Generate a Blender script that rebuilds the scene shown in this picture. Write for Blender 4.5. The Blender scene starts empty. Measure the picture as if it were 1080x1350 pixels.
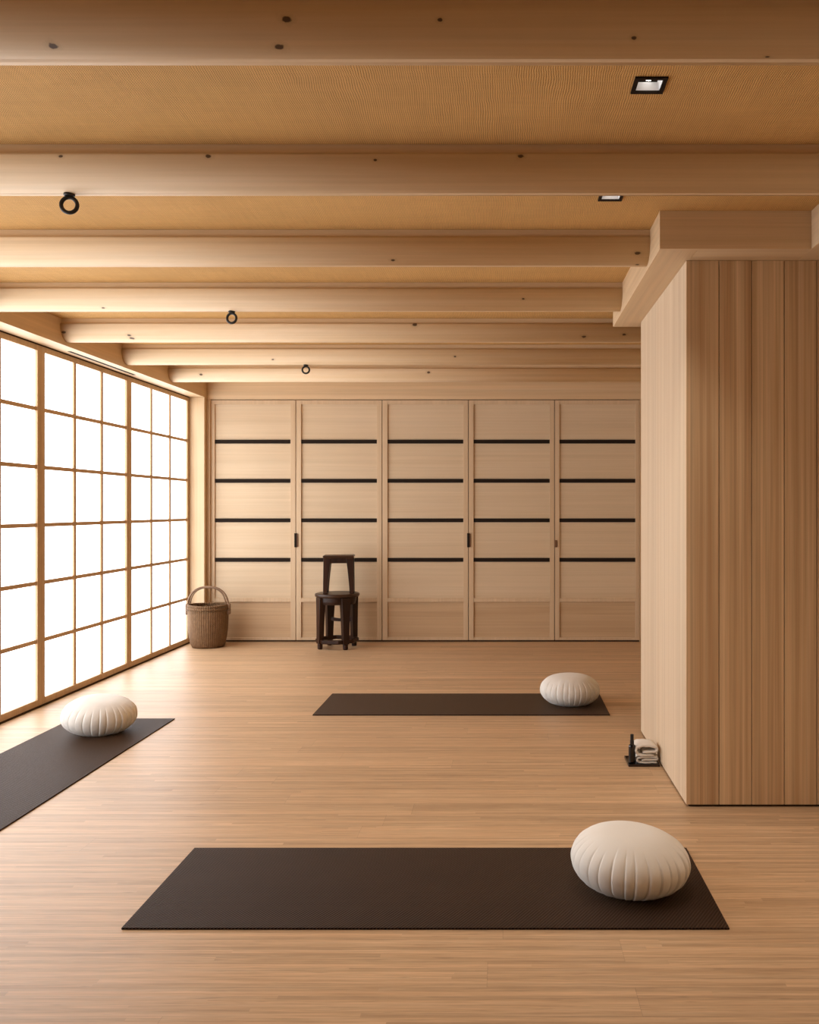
import bpy, bmesh, math, random
from mathutils import Vector, Matrix
random.seed(7)
C = bpy.context.scene.collection
PI = math.pi
FPX = 1145.0            # focal length in pixels of the 1080x1350 frame
S = FPX / 1185.0        # depth scale
H = 1.25                # eye height
CEIL = 2.44
XL, XR = -2.92, 1.40
D = 8.414 * S           # distance of the door wall
Y_REAR = -2.2

# ------------------------------------------------------------------ helpers
def obj(name, bm, mat, parent=None, smooth=False, loc=None, bevel=0.0, kind=None, label=None, cat=None, group=None):
    me = bpy.data.meshes.new(name)
    bmesh.ops.recalc_face_normals(bm, faces=bm.faces)
    bm.to_mesh(me); bm.free()
    for m in (mat if isinstance(mat, (list, tuple)) else [mat]):
        me.materials.append(m)
    o = bpy.data.objects.new(name, me); C.objects.link(o)
    if smooth:
        for p in me.polygons: p.use_smooth = True
    if loc: o.location = loc
    if parent: o.parent = parent
    if bevel:
        b = o.modifiers.new('bevel', 'BEVEL'); b.width = bevel; b.segments = 2; b.limit_method = 'ANGLE'
        b.angle_limit = math.radians(40)
    if kind: o['kind'] = kind
    if label: o['label'] = label
    if cat: o['category'] = cat
    if group: o['group'] = group
    return o

def thing(name, label, cat, loc=(0, 0, 0), rotz=0, group=None, kind=None):
    o = bpy.data.objects.new(name, None); C.objects.link(o)
    o.empty_display_size = .1
    o.location = loc; o.rotation_euler = (0, 0, rotz)
    o['label'] = label
    if cat: o['category'] = cat
    if group: o['group'] = group
    if kind: o['kind'] = kind
    return o

def box(bm, x0, x1, y0, y1, z0, z1, mi=0):
    vs = [bm.verts.new((x, y, z)) for x in (x0, x1) for y in (y0, y1) for z in (z0, z1)]
    for q in ((0,1,3,2),(4,6,7,5),(0,4,5,1),(2,3,7,6),(0,2,6,4),(1,5,7,3)):
        f = bm.faces.new([vs[i] for i in q]); f.material_index = mi

def boxes(*bs):
    bm = bmesh.new()
    for b in bs: box(bm, *b)
    return bm

def loft(bm, rings, close=True, cap=True):
    vr = [[bm.verts.new(p) for p in r] for r in rings]
    n = len(vr[0])
    for a, b in zip(vr, vr[1:]):
        for i in range(n if close else n-1):
            j = (i+1) % n
            bm.faces.new((a[i], a[j], b[j], b[i]))
    if cap:
        bm.faces.new(list(reversed(vr[0]))); bm.faces.new(vr[-1])
    return vr

def lathe(prof, n=48, close=False):
    """prof: (r,z) list -> bmesh"""
    bm = bmesh.new(); rings = []
    for r, z in prof:
        if r < 1e-6: rings.append([bm.verts.new((0, 0, z))])
        else: rings.append([bm.verts.new((r*math.cos(2*PI*i/n), r*math.sin(2*PI*i/n), z)) for i in range(n)])
    pairs = list(zip(rings, rings[1:]))
    if close: pairs.append((rings[-1], rings[0]))
    for a, b in pairs:
        for i in range(n):
            j = (i+1) % n
            if len(a) == 1 and len(b) == 1: continue
            if len(a) == 1: bm.faces.new((a[0], b[j], b[i]))
            elif len(b) == 1: bm.faces.new((a[i], a[j], b[0]))
            else: bm.faces.new((a[i], a[j], b[j], b[i]))
    return bm

def tube(bm, pts, r, n=12, closed=False, flat=1.0, ref=Vector((0, 1, 0))):
    pts = [Vector(p) for p in pts]; rings = []
    m = len(pts)
    for i, p in enumerate(pts):
        if closed: t = pts[(i+1) % m] - pts[(i-1) % m]
        else: t = pts[min(i+1, m-1)] - pts[max(i-1, 0)]
        t.normalize()
        u = ref - t*ref.dot(t)
        if u.length < 1e-4: u = Vector((1, 0, 0)) - t*t.x
        u.normalize(); v = t.cross(u)
        rr = r[i] if isinstance(r, (list, tuple)) else r
        rings.append([p + u*rr*flat*math.cos(2*PI*k/n) + v*rr*math.sin(2*PI*k/n) for k in range(n)])
    if closed:
        vr = [[bm.verts.new(p) for p in rg] for rg in rings]
        for a in range(m):
            A, B = vr[a], vr[(a+1) % m]
            for i in range(n):
                bm.faces.new((A[i], A[(i+1) % n], B[(i+1) % n], B[i]))
    else: loft(bm, rings)

# ------------------------------------------------------------------ materials
class NT:
    def __init__(s, name):
        s.m = bpy.data.materials.new(name); s.m.use_nodes = True
        s.t = s.m.node_tree; s.b = s.t.nodes['Principled BSDF']
        s.co = s.t.nodes.new('ShaderNodeTexCoord').outputs['Object']
    def n(s, typ, **kw):
        nd = s.t.nodes.new(typ)
        for k, v in kw.items(): setattr(nd, k, v)
        return nd
    def link(s, a, b): s.t.links.new(a, b)
    def put(s, sock, v):
        if isinstance(v, bpy.types.NodeSocket): s.link(v, sock)
        else: sock.default_value = v
    def math(s, op, a, b=0.0, c=None, clamp=False):
        nd = s.n('ShaderNodeMath', operation=op); nd.use_clamp = clamp
        s.put(nd.inputs[0], a); s.put(nd.inputs[1], b)
        if c is not None: s.put(nd.inputs[2], c)
        return nd.outputs[0]
    def map(s, vec, scale=(1,1,1), loc=(0,0,0), rot=(0,0,0)):
        nd = s.n('ShaderNodeMapping'); s.put(nd.inputs[0], vec)
        nd.inputs['Scale'].default_value = scale; nd.inputs['Location'].default_value = loc
        nd.inputs['Rotation'].default_value = rot
        return nd.outputs[0]
    def noise(s, vec, scale=1, detail=3, rough=.5, dist=0):
        nd = s.n('ShaderNodeTexNoise'); s.put(nd.inputs['Vector'], vec)
        nd.inputs['Scale'].default_value = scale; nd.inputs['Detail'].default_value = detail
        nd.inputs['Roughness'].default_value = rough; nd.inputs['Distortion'].default_value = dist
        return nd.outputs['Fac']
    def ramp(s, fac, stops):
        nd = s.n('ShaderNodeValToRGB'); s.put(nd.inputs[0], fac)
        e = nd.color_ramp.elements
        while len(e) < len(stops): e.new(.5)
        for el, (p, c) in zip(e, stops):
            el.position = p; el.color = (*c, 1) if len(c) == 3 else c
        return nd.outputs['Color']
    def mix(s, fac, a, b, mode='MIX'):
        nd = s.n('ShaderNodeMix', data_type='RGBA', blend_type=mode)
        s.put(nd.inputs[0], fac)
        s.put(nd.inputs[6], (*a, 1) if isinstance(a, tuple) and len(a) == 3 else a)
        s.put(nd.inputs[7], (*b, 1) if isinstance(b, tuple) and len(b) == 3 else b)
        return nd.outputs[2]
    def sep(s, v):
        nd = s.n('ShaderNodeSeparateXYZ'); s.put(nd.inputs[0], v); return nd.outputs
    def comb(s, x=0., y=0., z=0.):
        nd = s.n('ShaderNodeCombineXYZ'); s.put(nd.inputs[0], x); s.put(nd.inputs[1], y); s.put(nd.inputs[2], z)
        return nd.outputs[0]
    def white(s, v, dim='1D'):
        nd = s.n('ShaderNodeTexWhiteNoise', noise_dimensions=dim)
        s.put(nd.inputs['W' if dim == '1D' else 'Vector'], v); return nd.outputs['Value']
    def bump(s, h, strength=.2, dist=.002):
        nd = s.n('ShaderNodeBump'); s.put(nd.inputs['Height'], h)
        nd.inputs['Strength'].default_value = strength; nd.inputs['Distance'].default_value = dist
        s.link(nd.outputs[0], s.b.inputs['Normal'])
    def done(s, col=None, rough=.5, spec=.4, metal=0.):
        if col is not None: s.put(s.b.inputs['Base Color'], (*col, 1) if isinstance(col, tuple) and len(col) == 3 else col)
        s.put(s.b.inputs['Roughness'], rough); s.put(s.b.inputs['Specular IOR Level'], spec)
        s.put(s.b.inputs['Metallic'], metal)
        return s.m

def scl(axis, along, across):
    v = [across]*3; v[axis] = along; return tuple(v)

def wood(name, light, dark, axis, band=9, fine=150, rough=.5, knots=None, spec=.3, contrast=1.0, plank=None, tint=None):
    """grain runs along axis (0,1,2)."""
    t = NT(name)
    vec = t.co
    if plank:               # (axis coordinate, width): each board gets its own grain
        ax, w = plank
        s = t.sep(vec)
        row = t.math('FLOOR', t.math('DIVIDE', s[ax], w))
        rnd = t.white(row)
        vec2 = t.n('ShaderNodeVectorMath', operation='ADD')
        t.link(vec, vec2.inputs[0]); t.link(t.comb(t.math('MULTIPLY', rnd, 7.), t.math('MULTIPLY', rnd, 5.), t.math('MULTIPLY', rnd, 9.)), vec2.inputs[1])
        vec = vec2.outputs[0]
    a = t.noise(t.map(vec, scl(axis, .35, band)), 1, 4, .55, .6)
    b = t.noise(t.map(vec, scl(axis, 1.6, fine)), 1, 3, .6)
    c = t.noise(t.map(vec, scl(axis, .25, band*4.5)), 1, 2, .5, .3)
    col = t.ramp(a, [(.28, dark), (.5, tuple((x+y)/2 for x, y in zip(light, dark))), (.72, light)])
    m = t.math('ADD', t.math('MULTIPLY', t.math('SUBTRACT', b, .5), .22*contrast), t.math('MULTIPLY', t.math('SUBTRACT', c, .5), .30*contrast))
    if plank: m = t.math('ADD', m, t.math('MULTIPLY', t.math('SUBTRACT', rnd, .5), .14))
    m = t.math('ADD', m, 1.0)
    vm = t.n('ShaderNodeVectorMath', operation='SCALE'); t.link(col, vm.inputs[0]); t.link(m, vm.inputs['Scale'])
    col = vm.outputs[0]
    if knots:
        p = t.sep(t.co); kn = t.noise(t.map(t.co, (70, 70, 70)), 1, 2, .5)
        for (kx, ky, kz, kr) in knots:
            dx = t.math('MULTIPLY', t.math('SUBTRACT', p[0], kx), .62)
            dy = t.math('SUBTRACT', p[1], ky); dz = t.math('SUBTRACT', p[2], kz)
            d = t.math('SQRT', t.math('ADD', t.math('ADD', t.math('MULTIPLY', dx, dx), t.math('MULTIPLY', dy, dy)), t.math('MULTIPLY', dz, dz)))
            f = t.math('MULTIPLY', t.math('DIVIDE', d, kr*.62), t.math('ADD', .45, t.math('MULTIPLY', kn, 1.1)))
            core = t.math('SUBTRACT', 1.0, t.math('MULTIPLY', t.math('SUBTRACT', f, .75), 3.), clamp=True)
            halo = t.math('MULTIPLY', t.math('SUBTRACT', 1.0, t.math('MULTIPLY', f, .4), clamp=True), .45, clamp=True)
            col = t.mix(halo, col, tuple(x*.55 for x in dark))
            col = t.mix(t.math('MULTIPLY', core, .9), col, (.055, .025, .012))
    t.bump(b, .12, .0008)
    return t.done(col, rough, spec)

LW, DW = (.71, .53, .335), (.61, .42, .24)
m_joist_cols = ((.71, .535, .35), (.62, .43, .245))
m_wood_x = wood('pale_timber_x', LW, DW, 0, band=10, plank=None)
m_wood_y = wood('pale_timber_y', LW, DW, 1, band=10)
m_wood_z = wood('pale_timber_z', LW, DW, 2, band=10)
m_frame = wood('window_timber', (.58, .40, .235), (.50, .325, .175), 2, band=30)
m_door_frame = wood('door_frame_timber', (.64, .475, .31), (.58, .415, .26), 2, band=14, contrast=.7)
m_door_panel = wood('door_panel_veneer', (.66, .515, .35), (.61, .46, .30), 0, band=9, fine=190, contrast=.8)
m_door_low = wood('door_lower_veneer', (.575, .40, .24), (.49, .325, .185), 0, band=12, contrast=.9)
m_plank_front = wood('cladding_front', (.68, .49, .30), (.46, .28, .145), 2, band=26, plank=(0, .1365), contrast=2.0)  # shade put into the tone: darker copy of the side cladding, streakier grain
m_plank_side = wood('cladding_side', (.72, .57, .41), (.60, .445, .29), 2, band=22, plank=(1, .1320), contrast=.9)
m_stool = wood('dark_stained_wood', (.040, .0155, .0075), (.012, .0045, .0022), 2, band=22, rough=.36, spec=.25)
m_stool_top = wood('dark_stained_seat', (.060, .026, .013), (.022, .009, .005), 0, band=22, rough=.36, spec=.35)

def simple(name, col, rough=.5, spec=.4, metal=0.):
    return NT(name).done(col, rough, spec, metal)
m_black = simple('black_inlay', (.020, .013, .009), .7, .08)
m_iron = simple('black_iron', (.012, .010, .009), .45, .4)
m_gap = simple('dark_gap', (.05, .028, .015), .8, .1)
m_plaster = simple('plaster', (.55, .43, .32), .8, .2)

def floor_mat():
    t = NT('bamboo_floor')
    s = t.sep(t.co)
    w = .128
    yr = t.math('DIVIDE', t.math('ADD', s[1], .04), w)
    row = t.math('FLOOR', yr)
    r1 = t.white(row)
    L = 1.95
    xs = t.math('ADD', t.math('DIVIDE', s[0], L), t.math('MULTIPLY', r1, 1.0))
    colm = t.math('FLOOR', xs)
    pr = t.white(t.comb(row, colm, 0.), '3D')
    # narrow strips inside each board
    st = t.math('FLOOR', t.math('DIVIDE', s[1], .0192))
    sx = t.math('FLOOR', t.math('ADD', t.math('MULTIPLY', s[0], .55), t.math('MULTIPLY', t.white(st), 3.)))
    sr = t.white(t.comb(st, sx, 5.), '3D')
    off = t.n('ShaderNodeVectorMath', operation='ADD'); t.link(t.co, off.inputs[0])
    t.link(t.comb(t.math('MULTIPLY', pr, 13.), t.math('MULTIPLY', sr, .7), 0.), off.inputs[1])
    g = t.noise(t.map(off.outputs[0], (1.7, 62, 1)), 1, 4, .6, .4)
    g2 = t.noise(t.map(off.outputs[0], (6.5, 170, 1)), 1, 3, .65)
    big = t.noise(t.map(t.co, (.6, 1.6, 1)), 1, 2, .5)
    base = t.ramp(g, [(.2, (.44, .268, .146)), (.5, (.55, .360, .208)), (.8, (.65, .455, .28))])
    m = t.math('ADD', .86, t.math('MULTIPLY', pr, .12))
    m = t.math('ADD', m, t.math('MULTIPLY', t.math('SUBTRACT', sr, .5), .26))
    m = t.math('ADD', m, t.math('MULTIPLY', t.math('SUBTRACT', g2, .5), .85))
    m = t.math('ADD', m, t.math('MULTIPLY', big, .12))
    # short dark bamboo nodes
    nod = t.noise(t.map(off.outputs[0], (9, 120, 1), loc=(3.3, 1.7, 0)), 1, 2, .5)
    nm = t.math('MULTIPLY', t.math('MULTIPLY', t.math('SUBTRACT', nod, .65), 8.0, clamp=True), .34)
    m = t.math('SUBTRACT', m, nm)
    # board joints
    fy = t.math('FRACT', yr); fx = t.math('FRACT', xs)
    jy = t.math('LESS_THAN', fy, .014); jx = t.math('LESS_THAN', fx, .0008)
    j = t.math('MAXIMUM', jy, jx)
    m = t.math('SUBTRACT', m, t.math('MULTIPLY', j, .22))
    vm = t.n('ShaderNodeVectorMath', operation='SCALE'); t.link(base, vm.inputs[0]); t.link(m, vm.inputs['Scale'])
    t.bump(t.math('SUBTRACT', t.math('MULTIPLY', g2, .3), j), .12, .0008)
    return t.done(vm.outputs[0], t.math('ADD', .36, t.math('MULTIPLY', g2, .12)), .38)
m_floor = floor_mat()

def ceiling_mat():
    t = NT('woven_grasscloth')
    s = t.sep(t.co)
    dist = t.noise(t.map(t.co, (4, 4, 4)), 1, 3, .6)
    dx = t.math('ADD', s[0], t.math('MULTIPLY', dist, .035))
    dy = t.math('ADD', s[1], t.math('MULTIPLY', dist, .012))
    a = t.math('SINE', t.math('MULTIPLY', dx, 2*PI/.0065))
    b = t.math('SINE', t.math('MULTIPLY', dy, 2*PI/.0085))
    wv = t.math('MULTIPLY', t.math('ADD', t.math('MULTIPLY', a, b), t.math('MULTIPLY', a, .9)), .5)
    n1 = t.noise(t.map(t.co, (90, 6, 1)), 1, 3, .6)
    n2 = t.noise(t.map(t.co, (5, 120, 1)), 1, 3, .6)
    n3 = t.noise(t.map(t.co, (2.5, 3.5, 1)), 1, 3, .6)
    m = t.math('ADD', .62, t.math('MULTIPLY', wv, .52))
    m = t.math('ADD', m, t.math('MULTIPLY', n1, .2))
    m = t.math('ADD', m, t.math('MULTIPLY', n2, .2))
    m = t.math('ADD', m, t.math('MULTIPLY', n3, .28))
    vm = t.n('ShaderNodeVectorMath', operation='SCALE'); vm.inputs[0].default_value = (.62, .365, .135)
    t.link(m, vm.inputs['Scale'])
    t.bump(wv, .6, .0015)
    return t.done(vm.outputs[0], .75, .2)
m_ceil = ceiling_mat()

def mat_mat():
    t = NT('rubber_mat')
    s = t.sep(t.co)
    a = t.math('SINE', t.math('MULTIPLY', t.math('ADD', s[0], t.math('MULTIPLY', s[1], .5)), 2*PI/.0105))
    b = t.math('SINE', t.math('MULTIPLY', s[1], 2*PI/.0095))
    h = t.math('MULTIPLY', a, b)
    n = t.noise(t.map(t.co, (3, 5, 1)), 1, 3, .6)
    f = t.math('ADD', t.math('MULTIPLY', h, .60), t.math('ADD', .30, t.math('MULTIPLY', n, .4)), clamp=True)
    col = t.ramp(f, [(0, (.004, .0019, .0010)), (1, (.046, .024, .0135))])
    t.bump(h, .8, .0015)
    m = t.done(col, .5, .08)
    t.b.inputs['Sheen Weight'].default_value = .14; t.b.inputs['Sheen Roughness'].default_value = .35; t.b.inputs['Sheen Tint'].default_value = (1, .58, .34, 1)
    return m
m_mat = mat_mat()

def cloth_mat(name, col, scale=900, strength=.25, var=.06):
    t = NT(name)
    n = t.noise(t.map(t.co, (scale, scale, scale)), 1, 2, .6)
    n2 = t.noise(t.map(t.co, (9, 9, 9)), 1, 3, .5)
    m = t.math('ADD', 1-var, t.math('ADD', t.math('MULTIPLY', n, var), t.math('MULTIPLY', n2, var)))
    vm = t.n('ShaderNodeVectorMath', operation='SCALE'); vm.inputs[0].default_value = col
    t.link(m, vm.inputs['Scale'])
    t.bump(t.math('ADD', n, t.math('MULTIPLY', n2, 1.)), strength, .001)
    mm = t.done(vm.outputs[0], .9, .15)
    t.b.inputs['Sheen Weight'].default_value = .2
    return mm
m_cushion = cloth_mat('natural_cotton', (.80, .755, .69))
m_towel = cloth_mat('terry_cotton', (.76, .70, .62), 420, .9, .16)

def basket_mat():
    t = NT('aged_wicker')
    s = t.sep(t.co)
    ang = t.math('ARCTAN2', s[1], s[0])
    rib = t.math('SINE', t.math('MULTIPLY', ang, 56.))
    row = t.math('SINE', t.math('ADD', t.math('MULTIPLY', s[2], 2*PI/.011), t.math('MULTIPLY', t.math('SIGN', rib), PI/2)))
    n = t.noise(t.map(t.co, (45, 45, 45)), 1, 4, .7)
    n2 = t.noise(t.map(t.comb(t.math('MULTIPLY', ang, 6.), s[2], 0.), (3, 5, 1)), 1, 4, .65)
    h = t.math('ADD', t.math('MULTIPLY', row, .5), t.math('MULTIPLY', rib, .5))
    f = t.math('ADD', t.math('MULTIPLY', h, .16), t.math('ADD', t.math('MULTIPLY', n, .5), t.math('MULTIPLY', n2, .45)), clamp=True)
    col = t.ramp(f, [(.15, (.060, .030, .013)), (.5, (.20, .110, .052)), (.85, (.36, .225, .12))])
    t.bump(t.math('ADD', h, n), .8, .004)
    return t.done(col, .75, .25)
m_basket = basket_mat()
m_handle = wood('bent_cane', (.30, .185, .11), (.12, .065, .035), 0, band=40, rough=.5)

def paper_mat():
    t = NT('lit_shoji_paper')
    n = t.noise(t.map(t.co, (1, 14, .5)), 1, 3, .6)
    n2 = t.noise(t.map(t.co, (1, 60, 35)), 1, 4, .7)
    v = t.math('ADD', .93, t.math('ADD', t.math('MULTIPLY', n, .06), t.math('MULTIPLY', n2, .05)))
    col = t.n('ShaderNodeVectorMath', operation='SCALE'); col.inputs[0].default_value = (.95, 1.0, 1.06); t.link(v, col.inputs['Scale'])
    t.b.inputs['Base Color'].default_value = (.85, .83, .8, 1)
    t.link(col.outputs[0], t.b.inputs['Emission Color'])
    t.b.inputs['Emission Strength'].default_value = PAPER
    t.b.inputs['Roughness'].default_value = .9; t.b.inputs['Specular IOR Level'].default_value = .1
    return t.m
PAPER = 3.85
m_paper = paper_mat()
m_steel = simple('brushed_reflector', (.90, .92, .96), .38, .5, .25)
lampm = NT('lamp_glow'); lampm.b.inputs['Emission Color'].default_value = (1, .93, .82, 1); lampm.b.inputs['Emission Strength'].default_value = 8
m_lamp = lampm.done((.8, .8, .8))
m_bottle = simple('black_glass', (.006, .004, .003), .12, .5)
m_cap = simple('black_cap', (.008, .006, .005), .4, .4)
m_tray = simple('black_lacquer', (.020, .012, .010), .28, .5)
m_pull = wood('walnut_pull', (.20, .10, .05), (.12, .055, .028), 2, band=40)

# ------------------------------------------------------------------ shell
def struct(name, bm, mat, label, **kw):
    return obj(name, bm, mat, kind='structure', label=label, **kw)

struct('floor', boxes((XL-.3, XR+.2, Y_REAR-.2, D+.3, -.06, 0)), m_floor, 'pale bamboo strip floor with boards running left to right')

# ceiling with two square openings for the downlights
LIGHTS = [(.405, 2.525*S), (.410, 3.425*S)]
HS = .037
def ceiling_bm():
    bm = bmesh.new()
    xs = sorted({XL-.3, XR+.2, *(c for lx, _ in LIGHTS for c in (lx-HS, lx+HS))})
    ys = sorted({Y_REAR-.2, D+.3, *(c for _, ly in LIGHTS for c in (ly-HS, ly+HS))})
    for x0, x1 in zip(xs, xs[1:]):
        for y0, y1 in zip(ys, ys[1:]):
            cx, cy = (x0+x1)/2, (y0+y1)/2
            if any(abs(cx-lx) < HS-.0005 and abs(cy-ly) < HS-.0005 for lx, ly in LIGHTS): continue
            # the x strips of one light also cross the other bay: fine, still solid there
            for z in (CEIL, CEIL+.02):
                vs = [bm.verts.new(p) for p in ((x0,y0,z),(x1,y0,z),(x1,y1,z),(x0,y1,z))]
                bm.faces.new(vs)
    bmesh.ops.remove_doubles(bm, verts=bm.verts, dist=1e-5)
    return bm
LIGHTS = [(.407, 2.525*S), (.407, 3.425*S)]
struct('ceiling', ceiling_bm(), m_ceil, 'golden woven grasscloth ceiling between the beams')

struct('wall_right', boxes((XR, XR+.1, Y_REAR, D+.1, 0, CEIL)), m_wood_z, 'timber wall on the right, beyond the clad column')
struct('wall_back', boxes((XL-.2, XR+.1, D+.05, D+.15, 0, CEIL)), m_gap, 'wall behind the sliding doors')  # painted dark to put shade into the gaps between doors
struct('wall_rear', boxes((XL-.2, XR+.1, Y_REAR-.1, Y_REAR, 0, CEIL)), m_plaster, 'plain wall behind the viewer')

# fascia along the window wall, with its soffit
FX = -2.78
struct('trim_1', boxes((XL-.12, FX, Y_REAR, D, 2.28, CEIL)), m_wood_y, 'long timber fascia above the paper windows, carrying the beam ends')
# header above the doors
struct('trim_2', boxes((FX+.001, XR, D-.012, D+.05, 2.268, CEIL)), m_wood_x, 'horizontal timber header above the five doors')
# post at the corner
YP = 8.33*S
struct('trim_3', boxes((XL-.12, FX, YP, D+.05, 0, 2.2795)), m_wood_z, 'square corner post between windows and doors', bevel=.002)
struct('trim_4', boxes((FX+.001, FX+.032, D-.02, D+.05, 0, 2.267)), m_frame, 'slim jamb beside the first door')
struct('trim_5', boxes((1.2655, XR, D-.02, D+.05, 0, 2.267)), m_frame, 'jamb at the right of the fifth door')
struct('trim_6', boxes((XL-.10, XL+.006, Y_REAR, YP, 0, .008)), m_gap, 'dark floor track under the paper windows')
struct('trim_7', boxes((XL-.07, XL+.004, Y_REAR, YP, 2.2735, 2.2795)), m_gap, 'dark top track above the paper windows')
struct('trim_8', boxes((FX+.033, 1.265, D+.004, D+.04, 0, .014)), m_gap, 'dark floor track under the doors')
# outer wall at the near end beyond the last window
edges = [8.33 - 1.331*i for i in range(6)]
edges = [e*S for e in edges]
struct('wall_left', boxes((XL-.12, XL, Y_REAR, edges[-1], 0, 2.279)), m_plaster, 'solid end of the window wall behind the viewer')

names = ['far sliding paper window nearest the corner post, three panes wide',
         'second sliding paper window from the corner, three panes wide',
         'third sliding paper window, cut by the left edge of the photo',
         ]
for i in range(5):  # the last two are unseen; their number is set to light the room
    y1, y0 = edges[i], edges[i+1]
    z0, z1 = .010, 2.273
    sw = .044
    zi0, zi1 = .050, 2.238
    xa, xb = XL-.035, XL
    bm = boxes((xa, xb, y0+.001, y0+sw, z0, z1), (xa, xb, y1-sw, y1-.001, z0, z1),
               (xa, xb, y0+sw, y1-sw, z0, zi0), (xa, xb, y0+sw, y1-sw, zi1, z1))
    w = struct('window_%d' % (i+1), bm, m_frame, names[i] if i < 3 else 'unseen sliding paper window nearer the viewer', bevel=.0015)
    bm = bmesh.new()
    for k in range(1, 6):
        z = zi0 + (zi1-zi0)*k/6
        box(bm, XL-.016, XL-.004, y0+sw, y1-sw, z-.0125, z+.0125)
    obj('horizontal_bars', bm, m_frame, w)
    bm = bmesh.new()
    for k in range(1, 3):
        y = y0+sw + (y1-y0-2*sw)*k/3
        box(bm, XL-.0165, XL-.006, y-.0155, y+.0155, zi0, zi1)
    obj('vertical_bars', bm, m_frame, w)
    obj('paper_panes', boxes((XL-.020, XL-.017, y0+sw-.004, y1-sw+.004, zi0-.004, zi1+.004)), m_paper, w)

# ------------------------------------------------------------------ doors
def ydz(y): return H - (y-670.)*D/FPX
def xdx(x): return (x-665.)*D/FPX
dedge = [277.2, 390, 503.8, 617.8, 731.4, 843.3]
strip_px = [(283, 383), (397, 497), (511, 611), (624.5, 725), (737.8, 838)]
rows = [(579.6, 584.6), (631.3, 636.4), (683.5, 688.5), (735.6, 740.7)]
dlabels = ['leftmost pale timber sliding door with four black inlays, behind the wicker basket',
           'second timber sliding door from left, behind the stacked stools',
           'middle timber sliding door of the five with four black inlays',
           'fourth timber sliding door from left, small dark pull at left edge',
           'rightmost timber sliding door with four black inlays, beside the column']
for i in range(5):
    x0, x1 = xdx(dedge[i])+.003, xdx(dedge[i+1])-.003
    z0, z1 = .015, 2.262
    a, b = xdx(strip_px[i][0]), xdx(strip_px[i][1])
    zt = ydz(533.0); zm1, zm0 = ydz(788.5), ydz(793.6); zb = ydz(840.5)
    yf = D+.002
    # the outer frame of stiles and rails
    bm = boxes((x0, a, yf, yf+.03, z0, z1), (b, x1, yf, yf+.03, z0, z1),
               (a, b, yf, yf+.03, zt, z1), (a, b, yf, yf+.03, zm0, zm1), (a, b, yf, yf+.03, z0, zb))
    d = struct('door_%d' % (i+1), bm, m_door_frame, dlabels[i], bevel=.0015)
    obj('upper_panel', boxes((a-.002, b+.002, yf+.016, yf+.028, zm1-.002, zt+.002)), m_door_panel, d)
    obj('lower_panel', boxes((a-.002, b+.002, yf+.016, yf+.028, zb-.002, zm0+.002)), m_door_low, d)
    for t0, t1 in rows:
        obj('inlay_strip', boxes((a, b, yf+.006, yf+.0165, ydz(t1), ydz(t0))), m_black, d, label='black horizontal inlay')
    if i in (1, 3, 4):
        hx = x0-.003
        zt0, zt1 = ydz(721.5), ydz(703) if i != 4 else ydz(712)
        h = obj('door_pull', boxes((hx-.012 if i != 4 else hx-.002, hx+.011 if i != 4 else hx+.024, yf-.010, yf+.002, zt0, zt1)), m_black if i != 4 else m_pull, d, label='small dark door pull', bevel=.002)
        if i != 4: obj('pull_edge', boxes((hx+.011, hx+.022, yf-.007, yf+.001, zt0+.004, zt1-.004)), m_pull, h)

# ------------------------------------------------------------------ clad column and bulkhead
BX, BY0, BY1 = .762, 3.76*S, 5.02*S
BZ = 2.287
col = thing('clad_column', 'large square column clad in vertical timber boards at right', 'column', ((BX+XR)/2, (BY0+BY1)/2, 0))
def rel(bm, o):
    bmesh.ops.translate(bm, verts=bm.verts, vec=-Vector(o.location)); return bm
bm = bmesh.new()
g = .0016
x = BX
k = 0
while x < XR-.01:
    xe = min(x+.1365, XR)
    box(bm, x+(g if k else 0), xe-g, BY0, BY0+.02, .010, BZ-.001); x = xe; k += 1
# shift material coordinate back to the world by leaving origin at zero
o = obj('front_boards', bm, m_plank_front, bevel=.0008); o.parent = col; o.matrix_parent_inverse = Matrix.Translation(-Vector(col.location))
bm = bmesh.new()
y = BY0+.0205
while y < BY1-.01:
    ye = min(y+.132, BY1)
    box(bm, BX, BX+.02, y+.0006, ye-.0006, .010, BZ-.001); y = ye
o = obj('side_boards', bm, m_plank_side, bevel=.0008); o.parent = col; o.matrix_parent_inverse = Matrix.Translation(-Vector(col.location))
o = obj('core', boxes((BX+.012, XR-.001, BY0+.012, BY1-.002, 0, BZ-.001)), m_gap); o.parent = col; o.matrix_parent_inverse = Matrix.Translation(-Vector(col.location))  # dark colour puts shade into the open gap at the foot

UX, UY0, UY1 = .622, 3.593*S, 5.14*S
struct('trim_9', boxes((UX, .775, UY0+.0205, UY1, BZ, CEIL)), m_wood_y, 'boxed timber beam over the left side of the column', bevel=.0015)
struct('trim_10', boxes((UX, 1.228, UY0, UY0+.02, BZ, CEIL-.0005)), m_wood_x, 'boxed timber beam over the front of the column')
struct('trim_11', boxes((1.2285, XR, Y_REAR, UY1, BZ, CEIL)), m_wood_y, 'boxed timber beam along the right wall coming towards the viewer', bevel=.0015)
struct('trim_12', boxes((.7755, 1.228, UY0+.0205, UY1, BZ, CEIL-.0005)), m_wood_x, 'boxed soffit above the column')

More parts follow.
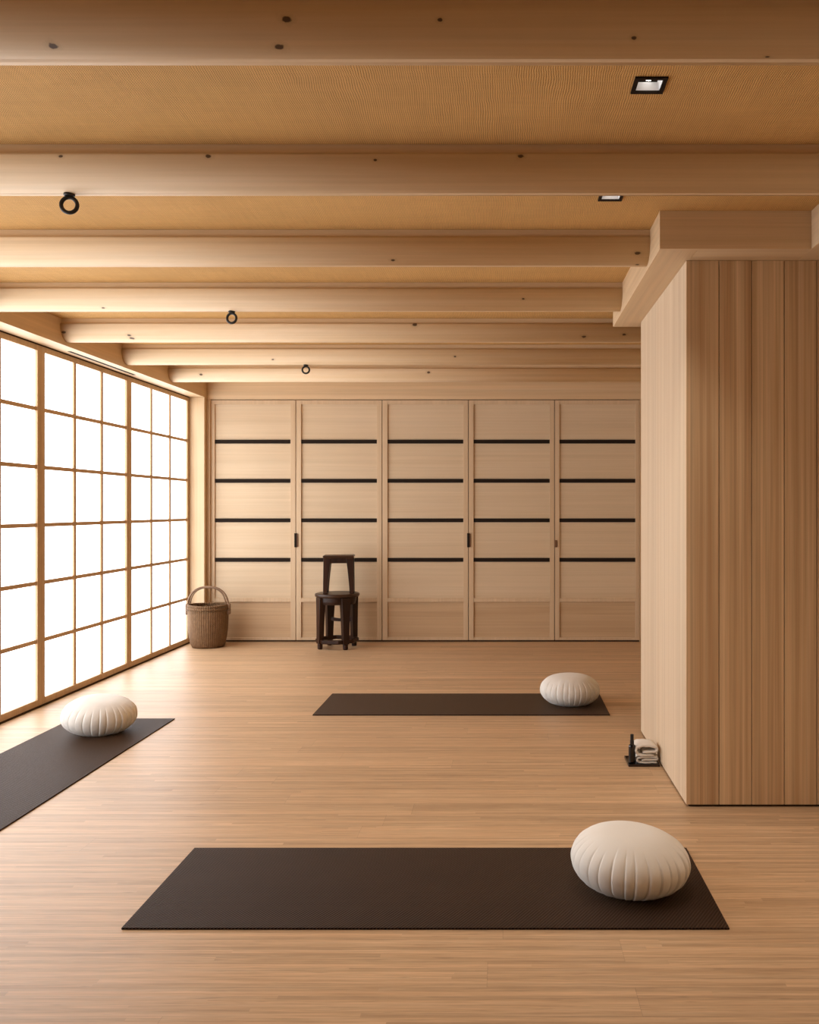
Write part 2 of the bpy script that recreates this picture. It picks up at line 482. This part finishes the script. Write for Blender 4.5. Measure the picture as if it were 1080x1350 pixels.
# ------------------------------------------------------------------ log beams
R = .09
ZC = 2.305 + R
ZTOP = 2.408
def on_beam(i, px, py):
    """point of the log's front surface seen at a photo pixel"""
    yc = (2.12+.9*i)*S
    d = Vector(((px-665)/FPX, 1, (670-py)/FPX))
    # |(t*dy-yc, t*dz-(ZC-H))| = R
    a = d.y**2+d.z**2; b = -2*(d.y*yc+d.z*(ZC-H)); c = yc**2+(ZC-H)**2-R*R
    disc = b*b-4*a*c
    t = (-b-math.sqrt(max(disc, 0)))/(2*a)
    return Vector((0, 0, H))+d*t
knots_px = {0: [(378, 25, .010), (368, 62, .011), (70, 61, .011), (836, 50, .007), (1012, 75, .006), (580, 26, .006)],
            1: [(275, 206, .010), (495, 211, .006), (687, 206, .009), (80, 206, .008)],
            2: [(518, 343, .010), (841, 334, .013), (840, 349, .008)],
            3: [(136, 406, .010), (690, 394, .008)],
            4: [(84, 438, .014), (170, 442, .012), (174, 446, .016), (547, 428, .016), (770, 444, .015), (823, 441, .013)],
            5: [(600, 470, .010), (360, 474, .010)],
            6: [(265, 494, .014), (565, 491, .014)]}
ends = {0: 1.228, 1: 1.228, 2: UX, 3: UX, 4: XR, 5: XR, 6: XR}
blabels = ['nearest thick log beam with knots crossing the top edge of the photo',
           'second log beam from the viewer, carrying the largest black ring',
           'third log beam from the viewer, ending at the boxed beam right of two knots',
           'fourth log beam from the viewer, carrying the middle black ring',
           'fifth log beam, knotty, its rounded left end meeting the fascia',
           'sixth log beam, carrying the farthest smallest black ring',
           'farthest log beam, just in front of the header over the doors']
for i in range(-3, 7):
    yc = (2.12+.9*i)*S
    x0, x1 = FX, ends.get(i, 1.228)
    ks = [(*on_beam(i, a, b), r) for a, b, r in knots_px.get(i, [])]
    rnd = random.Random(i+50)
    la, da = m_joist_cols
    f = 1+.05*(rnd.random()-.5)
    th = t0 = math.asin((ZTOP-ZC)/R)
    n = 40
    prof = [(yc - R*math.cos(t), ZC + R*math.sin(t)) for t in [t0 - (PI+2*t0)*k/n for k in range(n+1)]]
    bm = bmesh.new()
    loft(bm, [[Vector((X, a, b)) for a, b in prof] for X in (x0, x1)])
    lab = blabels[i] if i >= 0 else 'log beam overhead, outside the top of the photo'
    mat = wood('log_beam_timber', tuple(c*f for c in la), tuple(c*f for c in da), 0, band=11, fine=120, knots=ks, rough=.55, contrast=.8)
    # give each log its own stretch of grain
    for nd in mat.node_tree.nodes:
        if nd.type == 'MAPPING': nd.inputs['Location'].default_value = (rnd.random()*9, rnd.random()*9, rnd.random()*9)
    o = obj('log_beam', bm, mat, label=lab, cat='beam', group='log beams across the ceiling' )
    for p in o.data.polygons: p.use_smooth = len(p.vertices) == 4 and abs(p.normal.z) < .999
    obj('top_batten', boxes((x0, x1, yc-.079, yc+.079, ZTOP, CEIL-.0004)), m_wood_x, o)

# ------------------------------------------------------------------ iron rings
def ring_thing(bi, lab, rot):
    yc = (2.12+.9*bi)*S
    t = thing('hanging_ring', lab, 'ring', (-1.462, yc, 2.305), rot, 'black iron rings under the log beams')
    bm = lathe([(0, .003), (.017, .003), (.018, -.001), (.018, -.004), (.015, -.007), (0, -.007)], 24)
    obj('mount_plate', bm, m_iron, t)
    bm = bmesh.new(); box(bm, -.009, .009, -.006, .006, -.016, -.006)
    obj('eye_clasp', bm, m_iron, t, bevel=.002)
    bm = bmesh.new()
    tube(bm, [(.0255*math.cos(a), 0, -.0365+.0255*math.sin(a)) for a in [2*PI*k/40 for k in range(40)]], .0065, 12, True)
    obj('ring', bm, m_iron, t, smooth=True)
ring_thing(1, 'largest and nearest black iron ring, hanging from second log beam at upper left', math.radians(8))
ring_thing(3, 'middle-sized black iron ring, hanging from the fourth log beam', math.radians(-6))
ring_thing(5, 'smallest and farthest black iron ring, hanging from the sixth log beam', math.radians(3))

# ------------------------------------------------------------------ downlights
dl = ['square black-rimmed recessed downlight in full view in the nearest ceiling bay',
      'square recessed downlight half hidden behind the second log beam']
for i, (lx, ly) in enumerate(LIGHTS):
    t = thing('downlight', dl[i], 'ceiling light', (lx, ly, CEIL), 0, 'recessed downlights')
    bm = bmesh.new(); o_, n_ = .046, .034
    for b in ((-o_, o_, -o_, -n_), (-o_, o_, n_, o_), (-o_, -n_, -n_, n_), (n_, o_, -n_, n_)):
        box(bm, *b, -.005, .001)
    obj('rim', bm, m_black, t)
    bm = bmesh.new()
    a, b = .034, .027
    top = [bm.verts.new(p) for p in ((-b,-b,.020),(b,-b,.020),(b,b,.020),(-b,b,.020))]
    bot = [bm.verts.new(p) for p in ((-a,-a,0),(a,-a,0),(a,a,0),(-a,a,0))]
    for k in range(4): bm.faces.new((bot[k], bot[(k+1) % 4], top[(k+1) % 4], top[k]))
    o = obj('reflector', bm, m_steel, t)
    obj('baffle', boxes((-b, b, -b, b, .0202, .0215)), m_black, t)
    bm = lathe([(0, .016), (.012, .016), (.014, .0175), (.014, .0195), (0, .0195)], 24)
    obj('lamp', bm, m_lamp, t)

for i, (lx, ly) in enumerate(LIGHTS):
    l = bpy.data.lights.new('downlight_beam', 'SPOT'); l.energy = 36; l.color = (1, .93, .84); l.spot_size = math.radians(92); l.spot_blend = 1; l.shadow_soft_size = .008
    o = bpy.data.objects.new('downlight_beam', l); C.objects.link(o); o.location = (lx, ly, CEIL+.010)

# linear air slot in the soffit
struct('trim_13', boxes((-2.868, -2.846, 5.90*S, 6.94*S, 2.2782, 2.2805)), m_black, 'thin dark air slot let into the soffit above the windows')

# ------------------------------------------------------------------ mats
def mat_thing(x0, x1, y0, y1, lab, rot=False):
    cx, cy = (x0+x1)/2, (y0+y1)/2
    hx, hy = (x1-x0)/2, (y1-y0)/2
    if rot: bm = boxes((-hy, hy, -hx, hx, 0, .0055))
    else: bm = boxes((-hx, hx, -hy, hy, 0, .0055))
    o = obj('yoga_mat', bm, m_mat, label=lab, cat='mat', group='brown exercise mats on the floor', loc=(cx, cy, .0004), bevel=.0012)
    if rot: o.rotation_euler.z = PI/2
    return o
def fy(y): return FPX*H/(y-670.)
mat_thing(-1.136, .668, fy(1226), fy(1119.5), 'large dark brown mat across the foreground of the bamboo floor')
mat_thing(-1.156, .638, fy(943.5), fy(915.3), 'dark brown mat lying crosswise in the middle distance near the doors')
mat_thing(-2.558, -1.951, fy(948.3)-1.80, fy(948.3), 'brown mat lying lengthwise beside the windows, cut by left edge', True)

# ------------------------------------------------------------------ cushions
def cushion(x, y, a, c, rz, tilt, seed, lab, zadd=0.0, phase=0., tiltax='Y'):
    rnd = random.Random(seed)
    NP = 30
    bounds = [0.]
    for k in range(NP): bounds.append(bounds[-1] + 1 + rnd.uniform(-.22, .22))
    tot = bounds[-1]; bounds = [b/tot*2*PI for b in bounds]
    amp = [rnd.uniform(.5, 1.25) for _ in range(NP)]
    slant = [rnd.uniform(-.10, .10) for _ in range(NP)]
    hs = [rnd.uniform(-.16, .14) for _ in range(NP)]
    sub = 16; NV = 64
    bm = bmesh.new(); rings = []
    p1, p2, p3 = rnd.random()*6, rnd.random()*6, rnd.random()*6
    for j in range(1, NV):
        ph = -PI/2 + PI*j/NV
        ring = []
        cs, sn = math.cos(ph), math.sin(ph)
        r0 = abs(cs)**.68
        z0 = math.copysign(abs(sn)**1.05, sn)
        for k in range(NP):
            for q in range(sub):
                u = q/sub
                # finer sampling close to the fold
                uu = u*u*(3-2*u)*.35+u*.65
                th = bounds[k]+(bounds[k+1]-bounds[k])*uu
                th += slant[k]*(ph)*.35*(1-abs(2*uu-1))
                w = 1/(1+math.exp((ph-.62-hs[k])*9)) * min(1, max(0, (ph+1.45)/.5))
                puff = (math.sin(PI*min(max(uu, 0), 1)))**.6
                notch = math.exp(-((uu)/.055)**2)+math.exp(-((1-uu)/.06)**2)
                saw = (1-uu)
                dr = w*amp[k]*(.0024*puff + .0042*saw - .0048*notch)
                rr = a*r0*(1+.018*math.sin(2*th+p1)+.010*math.sin(3*th+p2)) + dr
                zz = c*z0*(1+cs*cs*(.012*math.sin(th+p3)+.02*math.sin(2*th+p2)))
                if z0 > 0: zz += -.002*max(0, 1-(rr/a)**2)**2       # slightly dished top
                zz += w*.0015*puff
                ring.append([rr*math.cos(th), rr*math.sin(th), zz])
        rings.append(ring)
    M = Matrix.Rotation(tilt, 3, tiltax)
    allp = [[M @ Vector(p) for p in r] for r in rings]
    zmin = min(p.z for r in allp for p in r)
    zf = zmin + c*.10                        # sits with a flattened base
    out = []
    for r in allp:
        rr = []
        for p in r:
            if p.z < zf: p.z = zf + (p.z-zf)*.08
            rr.append(p)
        out.append(rr)
    zmin = min(p.z for r in out for p in r)
    vr = [[bm.verts.new((p.x, p.y, p.z-zmin)) for p in r] for r in out]
    n = len(vr[0])
    for A, B in zip(vr, vr[1:]):
        for i in range(n): bm.faces.new((A[i], A[(i+1) % n], B[(i+1) % n], B[i]))
    bv = bm.verts.new((0, 0, sum(v.co.z for v in vr[0])/n)); tv = bm.verts.new((sum(v.co.x for v in vr[-1])/n, sum(v.co.y for v in vr[-1])/n, sum(v.co.z for v in vr[-1])/n))
    for i in range(n):
        bm.faces.new((bv, vr[0][(i+1) % n], vr[0][i])); bm.faces.new((tv, vr[-1][i], vr[-1][(i+1) % n]))
    o = obj('meditation_cushion', bm, m_cushion, smooth=True, loc=(x, y, .0058), label=lab, cat='cushion', group='round pleated floor cushions')
    o.rotation_euler.z = rz
    return o
cushion(.412, 2.862, .191, .097, .1, math.radians(2), 3, 'large cream pleated round cushion on the right end of the foreground mat')
cushion(.420, 5.54, .187, .098, 1.9, 0, 5, 'farthest cream pleated round cushion on the mat nearest the doors')
cushion(-2.257, 4.84, .194, .100, 2.6, math.radians(-5), 8, 'cream pleated round cushion on the mat beside the windows')

# ------------------------------------------------------------------ basket
BXx, BYy = -2.677, 7.845
bk = thing('wicker_basket', 'old brown wicker basket with arched handle in the corner by the windows', 'basket', (BXx, BYy, 0), .06)
prof_o = [(.0, .004), (.118, .0), (.140, .006), (.150, .03), (.163, .09), (.172, .16), (.176, .23), (.176, .30), (.173, .345)]
prof_i = [(.163, .345), (.165, .28), (.160, .15), (.145, .03), (.0, .02)]
bm = lathe(prof_o+prof_i, 96)
rb = random.Random(2)
for v in bm.verts:
    an = math.atan2(v.co.y, v.co.x); r = math.hypot(v.co.x, v.co.y)
    if r > .1:
        f = 1+.008*math.sin(an*3+1)+.006*math.sin(an*5+v.co.z*20)+rb.uniform(-.004, .004)
        v.co.x *= f; v.co.y *= f
obj('basket_body', bm, m_basket, bk, smooth=True)
bm = bmesh.new()
for j, (zz, rr, tr) in enumerate(((.352, .172, .013), (.374, .170, .011))):
    tube(bm, [(rr*math.cos(a)*(1+.006*math.sin(3*a)), rr*math.sin(a), zz+.004*math.sin(2*a+j)) for a in [2*PI*k/72 for k in range(72)]], tr, 10, True, ref=Vector((0, 0, 1)))
obj('rim', bm, m_basket, bk, smooth=True)
bm = bmesh.new()
def arch(rx, top, zb, y, r, n=36):
    pts = []
    for k in range(n+1):
        a = PI*k/n
        pts.append((rx*math.copysign(abs(math.cos(a))**.85, math.cos(a)), y, zb+(top-zb)*math.sin(a)**.85))
    return [(rx, y, zb-.03)]+pts+[(-rx, y, zb-.03)]
tube(bm, arch(.181, .540, .35, 0, .008), .0085, 10)
tube(bm, arch(.160, .533, .35, .0, .006), .0065, 10)
obj('handle', bm, m_handle, bk, smooth=True)
for sgn in (-1, 1):
    bm = boxes((sgn*.165, sgn*.199, -.020, .020, .290, .388))
    bmesh.ops.recalc_face_normals(bm, faces=bm.faces)
    obj('handle_lug', bm, m_handle, bk, bevel=.006)
# binding cord holding lugs
for sgn in (-1, 1):
    bm = bmesh.new(); tube(bm, [(sgn*(.150+.018*0), -.08, .33), (sgn*.178, -.03, .335), (sgn*.199, 0, .335), (sgn*.178, .03, .335)], .005, 8)
    obj('binding', bm, m_handle, bk, smooth=True)

# ------------------------------------------------------------------ stools
SX, SY = -1.500, 7.80
st = thing('round_stool', 'dark wooden round-seated stool standing in front of the second door', 'stool', (SX, SY, 0), 0)
bm = lathe([(0, .457), (.180, .457), (.192, .461), (.198, .470), (.199, .478), (.195, .487), (.186, .491), (0, .493)], 64)
obj('seat', bm, m_stool_top, st, smooth=False)
for p in C.objects[-1].data.polygons if False else []: pass
bm = lathe([(.160, .457), (.170, .457), (.168, .42), (.160, .395), (.150, .395), (.150, .457)], 64, close=True)
obj('apron', bm, m_stool, st)
legang = [216, 306, 36, 126]
def leg_bm(ang, r_top, r_bot, z_top, z_bot, w_top, w_bot, d_top, d_bot):
    bm = bmesh.new(); rings = []
    a = math.radians(ang); er = Vector((math.cos(a), math.sin(a), 0)); et = Vector((-math.sin(a), math.cos(a), 0))
    for k in range(7):
        t = k/6; z = z_bot+(z_top-z_bot)*t
        w = w_bot+(w_top-w_bot)*t**1.6; dd = d_bot+(d_top-d_bot)*t**1.6; r = r_bot+(r_top-r_bot)*t
        c = er*r
        rings.append([c+er*dd/2+et*w/2+Vector((0,0,z)), c-er*dd/2+et*w/2+Vector((0,0,z)), c-er*dd/2-et*w/2+Vector((0,0,z)), c+er*dd/2-et*w/2+Vector((0,0,z))])
    loft(bm, rings); return bm
for an in legang:
    lg = obj('leg', leg_bm(an, .158, .166, .457, .048, .088, .056, .058, .048), m_stool, st, bevel=.004)
    a = math.radians(an)
    bm = lathe([(0, 0), (.019, 0), (.023, .008), (.023, .046), (0, .046)], 20)
    bmesh.ops.translate(bm, verts=bm.verts, vec=(.166*math.cos(a), .166*math.sin(a), 0))
    obj('foot', bm, m_stool, lg)
bm = lathe([(.155, .052), (.188, .052), (.192, .060), (.192, .080), (.188, .086), (.155, .086)], 8, close=True)
bmesh.ops.rotate(bm, verts=bm.verts, cent=(0,0,0), matrix=Matrix.Rotation(math.radians(36+22.5), 3, 'Z'))
obj('base_ring', bm, m_stool, st, bevel=.003)
def stretcher(a1, a2, z, r=.158, sag=.012):
    bm = bmesh.new(); A = Vector((r*math.cos(math.radians(a1)), r*math.sin(math.radians(a1)), z)); B = Vector((r*math.cos(math.radians(a2)), r*math.sin(math.radians(a2)), z))
    dv = (B-A).normalized(); nn = Vector((-dv.y, dv.x, 0)); rings = []
    for k in range(11):
        t = k/10; p = A.lerp(B, t); hh = .019-.006*math.sin(PI*t)
        p = p - Vector((0, 0, sag*math.sin(PI*t)))
        rings.append([p+nn*.012+Vector((0,0,hh)), p-nn*.012+Vector((0,0,hh)), p-nn*.012-Vector((0,0,hh)), p+nn*.012-Vector((0,0,hh))])
    loft(bm, rings); return bm
obj('stretcher', stretcher(126, 36, .245), m_stool, st, bevel=.002)

# upper stool, stacked on the round seat
t = thing('small_stool', 'small dark wooden square stool stacked on top of the round stool', 'stool', (SX+.018, SY-.01, .4932), math.radians(7))
hh = .338
bm = bmesh.new()
prof = [(-.004, .310), (0, .318), (.006, .326), (.004, .334), (-.004, .338)]
rings = []
for dlt, z in prof:
    X, Y = .131+dlt, .098+dlt
    rings.append([Vector((-X, -Y, z)), Vector((X, -Y, z)), Vector((X, Y, z)), Vector((-X, Y, z))])
loft(bm, rings); obj('seat', bm, m_stool_top, t, bevel=.002)
for sx in (-1, 1):
    for sy in (-1, 1):
        bm = bmesh.new(); rings = []
        for k in range(8):
            q = k/7; z = .311*q
            wx = .036+.028*q**1.3; wy = .034+.020*q**1.3
            xo = .134-.003*q; yo = .100-.008*q
            x0, x1 = sorted((sx*xo, sx*(xo-wx))); y0, y1 = sorted((sy*yo, sy*(yo-wy)))
            rings.append([Vector((x0, y0, z)), Vector((x1, y0, z)), Vector((x1, y1, z)), Vector((x0, y1, z))])
        loft(bm, rings); obj('leg', bm, m_stool, t, bevel=.003)
for sy in (-1, 1):
    bm = bmesh.new(); y0, y1 = sorted((sy*.088, sy*.068)); box(bm, -.095, .095, y0, y1, .268, .311); obj('apron', bm, m_stool, t, bevel=.002)
for sx in (-1, 1):
    bm = bmesh.new(); x0, x1 = sorted((sx*.117, sx*.097)); box(bm, x0, x1, -.07, .07, .268, .311); obj('apron', bm, m_stool, t, bevel=.002)

# ------------------------------------------------------------------ tray, bottle, towels
TX0, TX1, TY0, TY1 = .601, .752, 4.197, 4.352
bm = boxes((-.0755, .0755, -.0775, .0775, 0, .004), (-.0755, .0755, -.0775, -.0735, .004, .010), (-.0755, .0755, .0735, .0775, .004, .010),
           (-.0755, -.0715, -.0735, .0735, .004, .010), (.0715, .0755, -.0735, .0735, .004, .010))
obj('serving_tray', bm, m_tray, label='small black square tray on the floor against the column', cat='tray', loc=((TX0+TX1)/2, (TY0+TY1)/2, .0003))
zt = .0046
b = thing('spray_bottle', 'slim black bottle with a tall narrow cap on the tray', 'bottle', (.6235, 4.238, zt))
bm = lathe([(0, 0), (.0155, 0), (.0172, .002), (.0172, .084), (.0155, .090), (.009, .093), (.0085, .097), (0, .097)], 32)
obj('bottle_body', bm, m_bottle, b, smooth=False)
bm = lathe([(0, .0935), (.0098, .0935), (.0098, .112), (.0085, .113), (.0085, .141), (.007, .143), (0, .143)], 28)
obj('cap', bm, m_cap, b)

def thick_path(pts, th, y0, y1, n=9, seed=1):
    """cloth layer following a smooth path in x,z, extruded along y"""
    def cr(p0, p1, p2, p3, t):
        return .5*((2*p1)+(-p0+p2)*t+(2*p0-5*p1+4*p2-p3)*t*t+(-p0+3*p1-3*p2+p3)*t**3)
    P = [Vector(p) for p in pts]; P = [P[0]*2-P[1]]+P+[P[-1]*2-P[-2]]
    path = []
    for i in range(1, len(P)-2):
        for k in range(6): path.append(cr(P[i-1], P[i], P[i+1], P[i+2], k/6))
    path.append(P[-2])
    m = len(path); rnd = random.Random(seed)
    bm = bmesh.new(); sl = []
    for j in range(n+1):
        v = j/n; y = y0+(y1-y0)*v
        e = 1 - .35*max(0, abs(2*v-1)-.8)/.2
        A, B = [], []
        for i, p in enumerate(path):
            t = path[min(i+1, m-1)]-path[max(i-1, 0)]; t.normalize(); nn = Vector((-t.y, t.x))
            h = th/2*e*min(1, .35+min(i, m-1-i)/3)
            yy = y + .0022*math.sin(i*.5+j)*(1 if 0 < j < n else .6)
            wob = .0010*math.sin(i*.9+j*1.7)+rnd.uniform(-.0003, .0003)
            A.append(bm.verts.new((p.x+nn.x*(h+wob), yy, p.y+nn.y*(h+wob))))
            B.append(bm.verts.new((p.x-nn.x*(h-wob), yy, p.y-nn.y*(h-wob))))
        sl.append(A+B[::-1])
    L = len(sl[0])
    for a_, b_ in zip(sl, sl[1:]):
        for i in range(L): bm.faces.new((a_[i], a_[(i+1) % L], b_[(i+1) % L], b_[i]))
    for s_ in (sl[0], sl[-1]):
        for i in range(m-1): bm.faces.new((s_[i], s_[i+1], s_[L-2-i], s_[L-1-i]))
    return bm
ty0, ty1 = 4.225, 4.335
# folded towel below
pts = [(.046, .0085), (.015, .0075), (-.030, .0078), (-.046, .011), (-.052, .020), (-.046, .029), (-.030, .0325), (.010, .0335), (.040, .033), (.047, .029), (.040, .0215), (0, .0205), (-.030, .020)]
o = obj('folded_towel', thick_path(pts, .0115, ty0-.0, ty1, seed=3), m_towel, smooth=True, loc=(.6985, 0, zt-.001), label='cream folded towel on the tray, underneath the rolled one', cat='towel', group='towels on the tray')
pts = [(.034, .006), (-.010, .0045), (-.036, .006), (-.050, .016), (-.054, .033), (-.046, .045), (-.026, .050), (.005, .050), (.032, .047), (.047, .037), (.044, .025), (.026, .0205), (0, .0195), (-.022, .020)]
o = obj('rolled_towel', thick_path(pts, .0135, ty0-.004, ty1+.004, seed=6), m_towel, smooth=True, loc=(.6955, 0, .0425), label='cream loosely rolled towel, uppermost on the tray beside the bottle', cat='towel', group='towels on the tray')

# ------------------------------------------------------------------ light, world, camera
w = bpy.data.worlds.new('world'); bpy.context.scene.world = w; w.use_nodes = True
w.node_tree.nodes['Background'].inputs[0].default_value = (1, .95, .88, 1)
w.node_tree.nodes['Background'].inputs[1].default_value = .5

def area(name, loc, rot, sx, sy, power, colr):
    l = bpy.data.lights.new(name, 'AREA'); l.shape = 'RECTANGLE'; l.size = sx; l.size_y = sy; l.energy = power; l.color = colr
    o = bpy.data.objects.new(name, l); C.objects.link(o); o.location = loc; o.rotation_euler = rot; return o
# daylight arriving from the windows in the part of the room behind the viewer


cam = bpy.data.cameras.new('camera'); co = bpy.data.objects.new('camera', cam); C.objects.link(co)
co.location = (0, 0, H); co.rotation_euler = (math.radians(90), 0, 0)
cam.sensor_fit = 'AUTO'; cam.sensor_width = 36; cam.lens = FPX/1350*36
cam.shift_x = (540-665)/1350; cam.shift_y = -(675-670)/1350
cam.clip_start = .05
sc = bpy.context.scene
sc.camera = co
sc.view_settings.view_transform = 'Standard'; sc.view_settings.look = 'None'
sc.view_settings.exposure = 0.07; sc.view_settings.gamma = 1
sc.view_settings.use_curve_mapping = False
